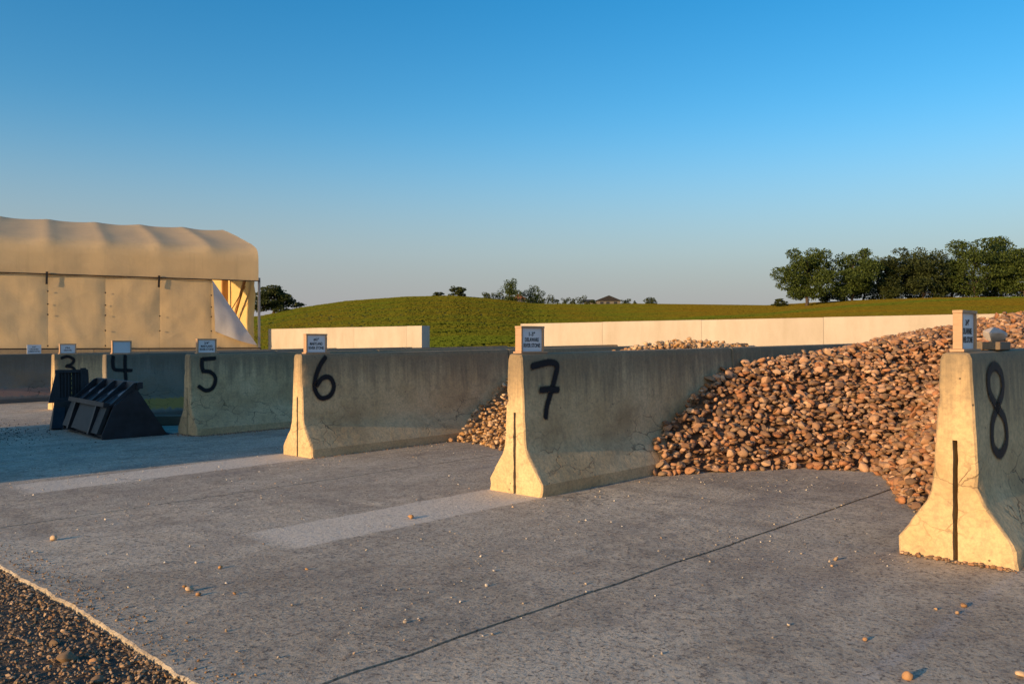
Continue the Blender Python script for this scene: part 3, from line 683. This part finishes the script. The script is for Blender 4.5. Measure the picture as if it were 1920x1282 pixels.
# fork frame standing behind the bucket
fp = Vector((-6.68, 12.5, 0)); fp.z = G(fp.x, 0)
ft = thing('fork_frame', 'black steel pallet fork frame standing beside the bucket', 'fork frame', fp, math.atan2(.55, .83)); ft.scale = (.60, .85, .90); ft.rotation_euler.x = math.radians(-5)
for x, q in ((0, .14), (.62, 0)): link('upright', mesh('upright', *prism([(x-.02-q, .42), (x+.10, .42), (x+.08, .93), (x+.02, .95)], -.03, .03)), M['black'], ft)
link('top_bar', box_me('top_bar', -.01, .72, -.035, .035, .90, .955, .005), M['black'], ft)
link('middle_bar', box_me('middle_bar', -.04, .76, -.04, .04, .42, .50, .005), M['black'], ft)
for i in range(7):
    x = .12 + i*.075; link('grille_bar', box_me('grille_bar', x, x+.028, -.02, .02, .50, .90), M['black'], ft)
link('back_sheet', box_me('back_sheet', .08, .62, .024, .034, .50, .90), M['black'], ft)
for z in (.55, .63, .71, .79, .86): link('chain_link', box_me('chain_link', .338, .352, -.03, -.021, z, z+.045), M['yellow'], ft)
link('shield_plate', mesh('shield_plate', *prism([(.54, .44), (.74, .42), (.72, .90), (.66, .98), (.54, .98)], -.065, -.045)), M['black'], ft)
link('sticker', box_me('sticker', .58, .69, -.0685, -.066, .53, .58), M['sticker'], ft)
for x in (-.04, .46): link('lower_plate', mesh('lower_plate', *[[(px_, y, z) for (px_, y, z) in ((x-.10,-.30,.0),(x+.16,-.30,.0),(x+.26,-.03,.46),(x+.02,-.03,.46),(x-.10,.10,.0),(x+.16,.10,.0),(x+.26,.03,.46),(x+.02,.03,.46))], [(0,1,2,3),(7,6,5,4),(0,3,7,4),(1,5,6,2),(3,2,6,7),(0,4,5,1)]]), M['black'], ft)
for x in (.12, .50): link('fork_tine', mesh('fork_tine', *join([box(x, x+.10, .04, .08, .03, .60), box(x, x+.10, .081, 1.0, .0, .035)])), M['black'], ft)
link('cross_plate', box_me('cross_plate', -.05, .70, -.10, -.06, .12, .44, .004), M['blackworn'], ft)

# ------------------------------------------------------------------ fabric building on a block wall
TP = Vector((-8.13, 27.5, 0)); TR = math.atan2(.477, .879); WD = 12.8; TL = 7.8; BAY = 1.5
found = thing('block_wall', 'low dark concrete block wall carrying the fabric building', 'wall', (TP.x, TP.y, -.6), TR)
for nm_, (x0, x1, y0, y1) in (('near', (-TL, 0, -.12, .30)), ('far', (-TL, 0, WD-.3, WD+.12))):
    x = x0
    while x < x1-.01: link('concrete_block', box_me('concrete_block', x+.004, min(x+1.5, x1)-.004, y0, y1, 0, 1.54, .012), M['barrier_red' if 0 else 'barrier'], found); x += 1.5
tent = thing('fabric_building', 'tan fabric covered building with one wall panel torn loose', 'building', (TP.x, TP.y, 0), TR)
zb, zs, zsh, zr = .96, 3.12, 3.98, 5.53
# roof profile (y,z) from near skirt over the ridge to the far skirt
half = [(-.05, zs), (-.055, 3.4), (-.05, 3.7), (-.03, 3.9), (.06, 4.08), (.22, 4.19), (.48, 4.28)]
half += [(.48 + (6.4-.48)*t, 4.28 + (zr-4.28)*(t**.92)) for t in np.linspace(.1, 1, 10)]
prof = half + [(WD-y, z) for y, z in reversed(half[:-1])]
V, F = [], []; nxs = int(TL/.125)+1; npf = len(prof)
for i in range(nxs):
    x = -TL + i*.125; ph = (x/BAY) % 1.0; sag = math.sin(math.pi*ph)**.6 if 0 < ph < 1 else 0
    for j, (y, z) in enumerate(prof):
        t = j/(npf-1); s_ = .065*sag*(1 if .12 < t < .88 else .35); wob = .02*noise3((x*1.5, y*1.2, z*1.2))
        if z < 3.6: wob += .03*noise3((x*.9, z*3, 2))
        cy = (WD/2-y)/WD*2
        V.append((x, y + s_*.5*cy*(1 if z < 4.4 else .2) + wob*.5, z - s_*(1 if z > 4.0 else 0) + wob*(1 if z > zs+.05 else .3)))
F = [(i*npf+j, (i+1)*npf+j, (i+1)*npf+j+1, i*npf+j+1) for i in range(nxs-1) for j in range(npf-1)]
link('roof_cover', mesh('roof_cover', V, F, True), M['fabric'], tent)
def panel_grid(name, x0, x1, inside=None, nx_=16, nz_=22, y=.0):
    V, F, ids = [], [], {}
    for i in range(nx_+1):
        for j in range(nz_+1):
            x = x0+(x1-x0)*i/nx_; z = zb + (zs+.25-zb)*j/nz_
            if inside:                                         # keep the lower-left triangle of the torn panel
                zl = inside(x)
                if zl is not None: z = zb + (zl-zb)*j/nz_
            edge = min(1, min(x-x0, x1-x)/.2); bulge = -.018*max(0, edge)*math.sin(math.pi*j/nz_)
            V.append((x, y + bulge + .03*noise3((x*1.3 + z*.6, z*1.2, 4)) + .018*math.sin(x*3.1 - z*4.2 + 2*noise3((x, z, 1)))*noise3((x*.8, z*.8, 6)) + .012*noise3((x*4+z*2, z*5, 9)), z))
    F = [(i*(nz_+1)+j, (i+1)*(nz_+1)+j, (i+1)*(nz_+1)+j+1, i*(nz_+1)+j+1) for i in range(nx_) for j in range(nz_)]
    return mesh(name, V, F, True)
for b in range(1, 5): link('wall_panel', panel_grid('wall_panel', -BAY*(b+1)+.002, -BAY*b-.002), M['fabric'], tent)
diag = lambda x: zb + .02 + (zs-zb)*max(0., (-.05-x)/1.45)
link('wall_panel', panel_grid('torn_wall_panel', -1.494, -.05, diag), M['fabric'], tent)['label'] = 'torn lower corner of the wall fabric'
# the loose corner hanging down, white lining outwards
p0, p1, p2 = Vector((-1.47, -.06, zs-.02)), Vector((-1.40, -.12, 1.50)), Vector((-.10, -.10, 1.06)); V, F = [], []; m = 14
for i in range(m+1):
    for j in range(m+1-i):
        s_, t = i/m, j/m; p = p0*(1-s_-t) + p1*s_ + p2*t; bl = s_*(1-s_-t)*4
        V.append((p.x + .06*math.sin(6*t)*s_*(1-s_), p.y - .10*s_*(1-s_)*2 - .10*bl*.5 + .03*noise3((p.x*3, p.z*2, 0)), p.z - .10*s_*t*(2)))
def fi(i, j): return sum(m+1-q for q in range(i)) + j
for i in range(m):
    for j in range(m-i):
        F.append((fi(i,j), fi(i+1,j), fi(i,j+1)))
        if j < m-i-1: F.append((fi(i+1,j), fi(i+1,j+1), fi(i,j+1)))
link('torn_flap', mesh('torn_flap', V, F, True), M['fabric_white'], tent)['label'] = 'loose flap of wall fabric showing its white lining'
# sunlit gable curtain at the far right end, ragged near edge
V, F = [], []; ny_, nz_ = 40, 18
def roofz(y):
    return float(np.interp(y, [p[0] for p in prof], [p[1] for p in prof]))
for i in range(ny_+1):
    for j in range(nz_+1):
        y = .45 + (WD-.75)*i/ny_; z = zb - .1 + (roofz(y) - .1 - zb)*j/nz_
        yy = y + (.16*noise3((0, z*3.5, 3)) + .05*noise3((0, z*12, 1)) if i == 0 else 0)
        V.append((-.06 + .05*noise3((y*.8, z*.9, 7)) + .02*noise3((y*3, z*3, 2)), yy, z))
F = [(i*(nz_+1)+j, (i+1)*(nz_+1)+j, (i+1)*(nz_+1)+j+1, i*(nz_+1)+j+1) for i in range(ny_) for j in range(nz_)]
link('gable_curtain', mesh('gable_curtain', V, F, True), M['fabric_in'], tent)
link('corner_post', mesh('corner_post', *beam((-.02, .0, zb-.02), (-.02, .0, zs+.1), .07)), M['steel'], tent)
for x in [-BAY*i for i in range(1, 6)]:
    link('rib_post', mesh('rib_post', *beam((x, .10, zb-.02), (x, .10, zsh), .07)), M['steel'], tent)
    link('far_rib_post', mesh('rib_post', *beam((x, WD-.12, zb-.02), (x, WD-.12, zsh), .07)), M['steel'], tent)
link('gable_post', mesh('gable_post', *beam((-.28, 4.6, zb-.1), (-.28, 4.6, roofz(4.6)-.15), .20)), M['post'], tent)
link('gable_brace', mesh('gable_brace', *beam((-.26, .62, 3.5), (-.26, 4.3, 1.1), .05, .17)), M['post'], tent)
link('brace_cable', mesh('brace_cable', *beam((-.40, .25, 2.95), (-.40, 4.2, 1.85), .025)), M['post'], tent)
link('bottom_rail', mesh('bottom_rail', *beam((-TL, -.07, zb-.01), (.03, -.07, zb-.01), .05, .06)), M['dark'], tent)
link('eave_rail', mesh('eave_rail', *beam((-TL, -.072, zs-.005), (.0, -.072, zs-.005), .02, .03)), M['dark'], tent)
for x in (-BAY*2, -BAY*4): link('strap', mesh('strap', *beam((x-.02, -.085, zs+.06), (x-.03, -.085, zs-.30), .02, .06)), M['dark'], tent)
for bnd in range(1, 5):
    for z in (1.05, 1.5, 1.95, 2.25, 2.62):
        if random.random() < .75: link('grommet', box_me('grommet', -BAY*bnd-.02, -BAY*bnd+.02, -.066, -.05, z-.02, z+.02, .008), M['dark'], tent)

# unseen container added out of frame left to throw the shadow across the bays
cp = Vector((-4.31, 11.3, 0)) - Vector((L.x, L.y, 0)).normalized()*8.0
nv = Vector((math.sin(SUN_AZ), -math.cos(SUN_AZ), 0))          # across the light
def nco(p): return p.dot(nv)
cent = cp + nv*((-8.7 + -14.6)/2 - nco(cp))
ct = thing('shadow_caster_container', 'dark green corrugated container added out of frame to cast the shadow over the bays', 'container', (cent.x, cent.y, G(cent.x, 0)), math.atan2(nv.y, nv.x))
for s in (-1, 1):
    V, F = [], []; xx = np.linspace(-2.95, 2.95, 119)
    for i, x in enumerate(xx):
        y = s*(1.20 + (.0 if (i % 4) < 2 else -.035)); V += [(x, y, .15), (x, y, 2.5)]
    F = [(2*i, 2*i+2, 2*i+3, 2*i+1) for i in range(len(xx)-1)]; link('side_wall', mesh('side_wall', V, F), M['container'], ct)
    link('end_wall', box_me('end_wall', s*2.98-.02, s*2.98+.02, -1.2, 1.2, .15, 2.5), M['container'], ct)
    for t in (-1, 1): link('corner_post', box_me('corner_post', s*3.0-.06, s*3.0+.06, t*1.22-.06, t*1.22+.06, 0, 2.6), M['container'], ct)
link('roof', box_me('roof', -2.93, 2.93, -1.15, 1.15, 2.5, 2.57), M['container'], ct)
link('floor', box_me('floor', -2.93, 2.93, -1.15, 1.15, .02, .15), M['container'], ct)

# ------------------------------------------------------------------ trees
def tree(name, label, px, base_py, dist, wpx, hpx, n, mat='leaf', trunk=.25, seed=0, lobes=9, group=None, leaf=.42, low=.12):
    """px/base_py: foot of the tree as seen from the camera, at a stated distance; wpx,hpx its apparent size"""
    rg = np.random.default_rng(seed+100); x = (px-960)/1600*dist; z0 = float(terr(x, dist)) ; zsee = H + (641-base_py)/1600*dist
    z0 = min(z0, zsee) if abs(z0-zsee) > .5 else z0
    hgt = hpx/1600*dist + (zsee-z0); wd = wpx/1600*dist*1.30; n = int(n*2.0); lobes = int(lobes*1.5)
    t = thing(name, label, 'tree', (x, dist, z0), 0, group)
    # lobes of foliage
    cs = []; top0 = hgt
    for i in range(lobes):
        f = (i+.5)/lobes; zz = hgt*(low + (1-low)*(.12 + .80*f)); rmax = wd/2*math.sin(math.pi*min(.97, .22+.64*f))**.55
        q = rg.uniform(0, 6.28); rr = rmax*rg.uniform(.10, .92)
        for kk in range(2):
            cs.append((rr*math.cos(q+kk*2.6), rr*math.sin(q+kk*2.6)*.8, zz + rg.normal(0, hgt*.03), rmax*rg.uniform(.24, .50), hgt*rg.uniform(.055, .12)))
    cs = np.array(cs); pick = rg.choice(len(cs), n, p=(cs[:,3]**2)/(cs[:,3]**2).sum()); c = cs[pick]
    d = rg.normal(size=(n, 3)); d /= np.linalg.norm(d, axis=1)[:, None]; rad = rg.uniform(.45, 1.08, n)**.6
    clump = np.array([noise3(v*2.2 + np.array([seed, 0, 0])) for v in d + c[:, :3]*.35]); rad *= 1 + .30*clump
    Pn = c[:, :3] + d*rad[:, None]*np.stack([c[:,3], c[:,3], c[:,4]*1.25], -1)
    Pn[:, 2] = np.maximum(Pn[:, 2], hgt*low*.5)
    s = leaf*.82*rg.uniform(.5, 1.3, n); a1 = rg.normal(size=(n, 3)); a1 /= np.linalg.norm(a1, axis=1)[:, None]
    a2 = np.cross(a1, rg.normal(size=(n, 3))); a2 /= np.linalg.norm(a2, axis=1)[:, None]
    Vq = np.stack([Pn - a1*s[:,None]*.5, Pn + a2*s[:,None]*.32, Pn + a1*s[:,None]*.5, Pn - a2*s[:,None]*.32], 1).reshape(-1, 3)
    cv = np.clip(.5 + .5*clump + rg.normal(0, .22, n), 0, 1).repeat(4)
    link('crown', np_mesh('crown', Vq, np.arange(4*n).reshape(-1, 4), False, np.stack([cv]*3, -1)), M[mat], t)
    # trunk and limbs
    V, F = [], []
    def limb(p, q, r0, r1, k=7, segs=4):
        p, q = Vector(p), Vector(q); dd = (q-p); side = dd.cross(Vector((.3, .9, .1))).normalized(); up = side.cross(dd.normalized()); base = len(V)
        for i in range(segs+1):
            f = i/segs; c_ = p+dd*f + side*(rg.normal(0, .03)*dd.length*(0 < f < 1)); r_ = r0+(r1-r0)*f
            V.extend([c_ + side*r_*math.cos(6.283*e/k) + up*r_*math.sin(6.283*e/k) for e in range(k)])
        for i in range(segs):
            for e in range(k): F.append((base+i*k+e, base+i*k+(e+1) % k, base+(i+1)*k+(e+1) % k, base+(i+1)*k+e))
    fork = (rg.normal(0, .03)*wd, 0, hgt*(low+.20)); limb((0, 0, -.3), fork, trunk, trunk*.75); limb(fork, (rg.normal(0,.05)*wd, 0, hgt*.86), trunk*.7, trunk*.12)
    for i in range(0, len(cs), 2): 
        cc_ = cs[i]; f = max(low+.12, cc_[2]/hgt-.22); limb((fork[0]*.8, 0, hgt*f), cc_[:3], trunk*.35, trunk*.06, 5, 3)
    link('trunk', mesh('trunk', V, F, True), M['bark'], t)
    return t
TG = 'trees along the field edge'
tree('broadleaf_tree', 'round-crowned tree standing apart with a bare leaning trunk below its crown', 1512, 567, 205, 86, 100, 10000, 'leaf', .45, 1, 12, TG, .55, .08)
tree('broadleaf_tree', 'uneven tree with a tall tuft rising above its crown', 1598, 564, 205, 88, 92, 8000, 'leaf', .34, 2, 10, TG, .55, .03)
tree('broadleaf_tree', 'narrow twisted tree top rising between two fuller trees', 1618, 563, 212, 44, 100, 3000, 'leaf', .25, 12, 9, TG, .5, .05)
tree('broadleaf_tree', 'low dense tree beginning the continuous tree row', 1672, 562, 206, 84, 82, 7500, 'leafdark', .3, 3, 9, TG, .55, .0)
tree('broadleaf_tree', 'broad flat-topped tree in the middle of the tree row', 1730, 561, 208, 100, 98, 9000, 'leafdark', .35, 4, 10, TG, .55, .0)
tree('broadleaf_tree', 'shorter tree filling the dip of the tree row', 1783, 560, 212, 70, 82, 5500, 'leaf', .3, 5, 9, TG, .55, .0)
tree('broadleaf_tree', 'tall open tree with pale limbs showing through its crown', 1832, 559, 207, 92, 114, 7500, 'leaf', .4, 6, 12, TG, .55, .02)
tree('broadleaf_tree', 'tallest feathery tree behind the open tree', 1876, 558, 214, 70, 118, 6000, 'leaf', .35, 7, 11, TG, .55, .02)
tree('broadleaf_tree', 'yellowish bushy tree at the end of the tree row', 1922, 558, 205, 84, 96, 7000, 'leaf', .35, 8, 10, TG, .55, .0)
tree('broadleaf_tree', 'dark tree continuing the row past the yellowish one', 1990, 558, 205, 90, 106, 6000, 'leafdark', .35, 9, 10, TG, .55, .0)
for i, (px, w_, h_) in enumerate(((1462, 26, 9), (1545, 30, 22), (1580, 46, 34), (1640, 60, 46), (1700, 70, 50), (1760, 70, 50), (1810, 60, 54), (1860, 60, 56), (1905, 60, 50))): tree('bush', 'low bush at the foot of the tree row', px, 568 if px < 1600 else 562, 222, w_, h_, 300 + 30*h_, 'leafdark', .08, 20+i, 5, 'bushes under the tree row', .5, .0)
HG = 'trees on the far hill'
tree('hill_tree', 'small round bush alone on the hill crest', 822, 556, 215, 19, 9, 700, 'leafdark', .1, 31, 5, HG, .35, 0)
tree('hill_tree', 'dense round tree on the hill crest', 858, 556, 215, 31, 19, 1800, 'leafdark', .15, 32, 6, HG, .38, 0)
tree('hill_tree', 'rounded tree at the left of the far grove', 916, 562, 330, 28, 17, 1200, 'leafdark', .2, 33, 6, HG, .6, 0)
tree('hill_tree', 'tall irregular tree rising over the far grove', 957, 566, 330, 32, 45, 2200, 'leaf', .35, 34, 10, HG, .65, .03)
tree('hill_tree', 'low hedge tree left of the tall one', 936, 565, 335, 30, 19, 1000, 'leafdark', .2, 35, 5, HG, .6, 0)
tree('hill_tree', 'umbrella-shaped tree right of the tall one', 998, 570, 335, 34, 33, 1600, 'leaf', .3, 36, 7, HG, .6, .25)
tree('hill_tree', 'dark hedge tree under the umbrella-shaped one', 995, 572, 320, 46, 16, 1300, 'leafdark', .2, 37, 5, HG, .6, 0)
for i, (px, w_, h_) in enumerate(((1022, 24, 18), (1040, 20, 12), (1060, 20, 14), (1074, 16, 13), (1091, 24, 17), (1110, 16, 9), (1172, 24, 11), (1190, 10, 8))):
    tree('hill_tree', 'small garden tree near the far house', px, 572, 325, w_*1.25, h_*1.15, 700, 'leafdark', .15, 40+i, 5, 'garden trees round the far house', .55, 0)
tree('hill_tree', 'lone dense tree right of the far house', 1220, 570, 325, 27, 14, 1100, 'leafdark', .2, 60, 5, HG, .55, 0)
tree('hill_tree', 'big dark tree mass behind the fabric building corner', 512, 592, 195, 72, 54, 5000, 'leafdark', .4, 61, 9, HG, .55, 0)

# far house behind the field
hx = (1138-960)/1600*340; hz = H + (641-571)/1600*340 - .5
ht = thing('farm_house', 'far low house with a dark gabled roof beyond the field', 'house', (hx, 340, hz))
link('wall', box_me('wall', -4.2, 5.0, -3, 3, -1.0, 2.0), M['siding'], ht); link('wing_wall', box_me('wing_wall', -9, -4.21, -2.4, 2.4, -1.0, 1.5), M['siding'], ht)
v = [(-5,-3.6,1.9),(5.6,-3.6,1.9),(.4,-3.6,4.0),(-5,3.6,1.9),(5.6,3.6,1.9),(.4,3.6,4.0),(-5,-3.6,2.05),(5.6,-3.6,2.05)]
link('roof', mesh('roof', v[:6], [(0,1,2),(5,4,3),(0,2,5,3),(1,4,5,2),(0,3,4,1)]), M['roofdark'], ht)
link('wing_roof', mesh('wing_roof', [(-9.5,-2.9,1.45),(-5.01,-2.9,1.45),(-5.01,2.9,1.45),(-9.5,2.9,1.45),(-9.5,0,2.5),(-5.01,0,2.5)], [(0,1,5,4),(1,2,5),(2,3,4,5),(3,0,4),(0,3,2,1)]), M['roofdark'], ht)
for x in (-3, -.6, 2.4): link('window', box_me('window', x, x+1.3, -3.05, -3.003, .3, 1.5), M['glass'], ht)
bx = (973-960)/1600*345; bz = H + (641-568)/1600*345
ht = thing('barn', 'small far building with a red-brown roof among the trees', 'barn', (bx, 345, bz - 1.0))
link('wall', box_me('wall', -2.6, 2.6, -2.5, 2.5, -.5, 2.6), M['siding'], ht)
link('roof', mesh('roof', [(-2.9,-2.8,2.55),(2.9,-2.8,2.55),(2.9,2.8,2.55),(-2.9,2.8,2.55),(0,-2.8,4.6),(0,2.8,4.6)], [(0,1,4),(1,2,5,4),(2,3,5),(3,0,4,5),(0,3,2,1)]), M['brickred'], ht)
print('tris', sum(sum(len(p.vertices)-2 for p in o.data.polygons) for o in COL.objects if o.type == 'MESH' and o.data.users < 3))
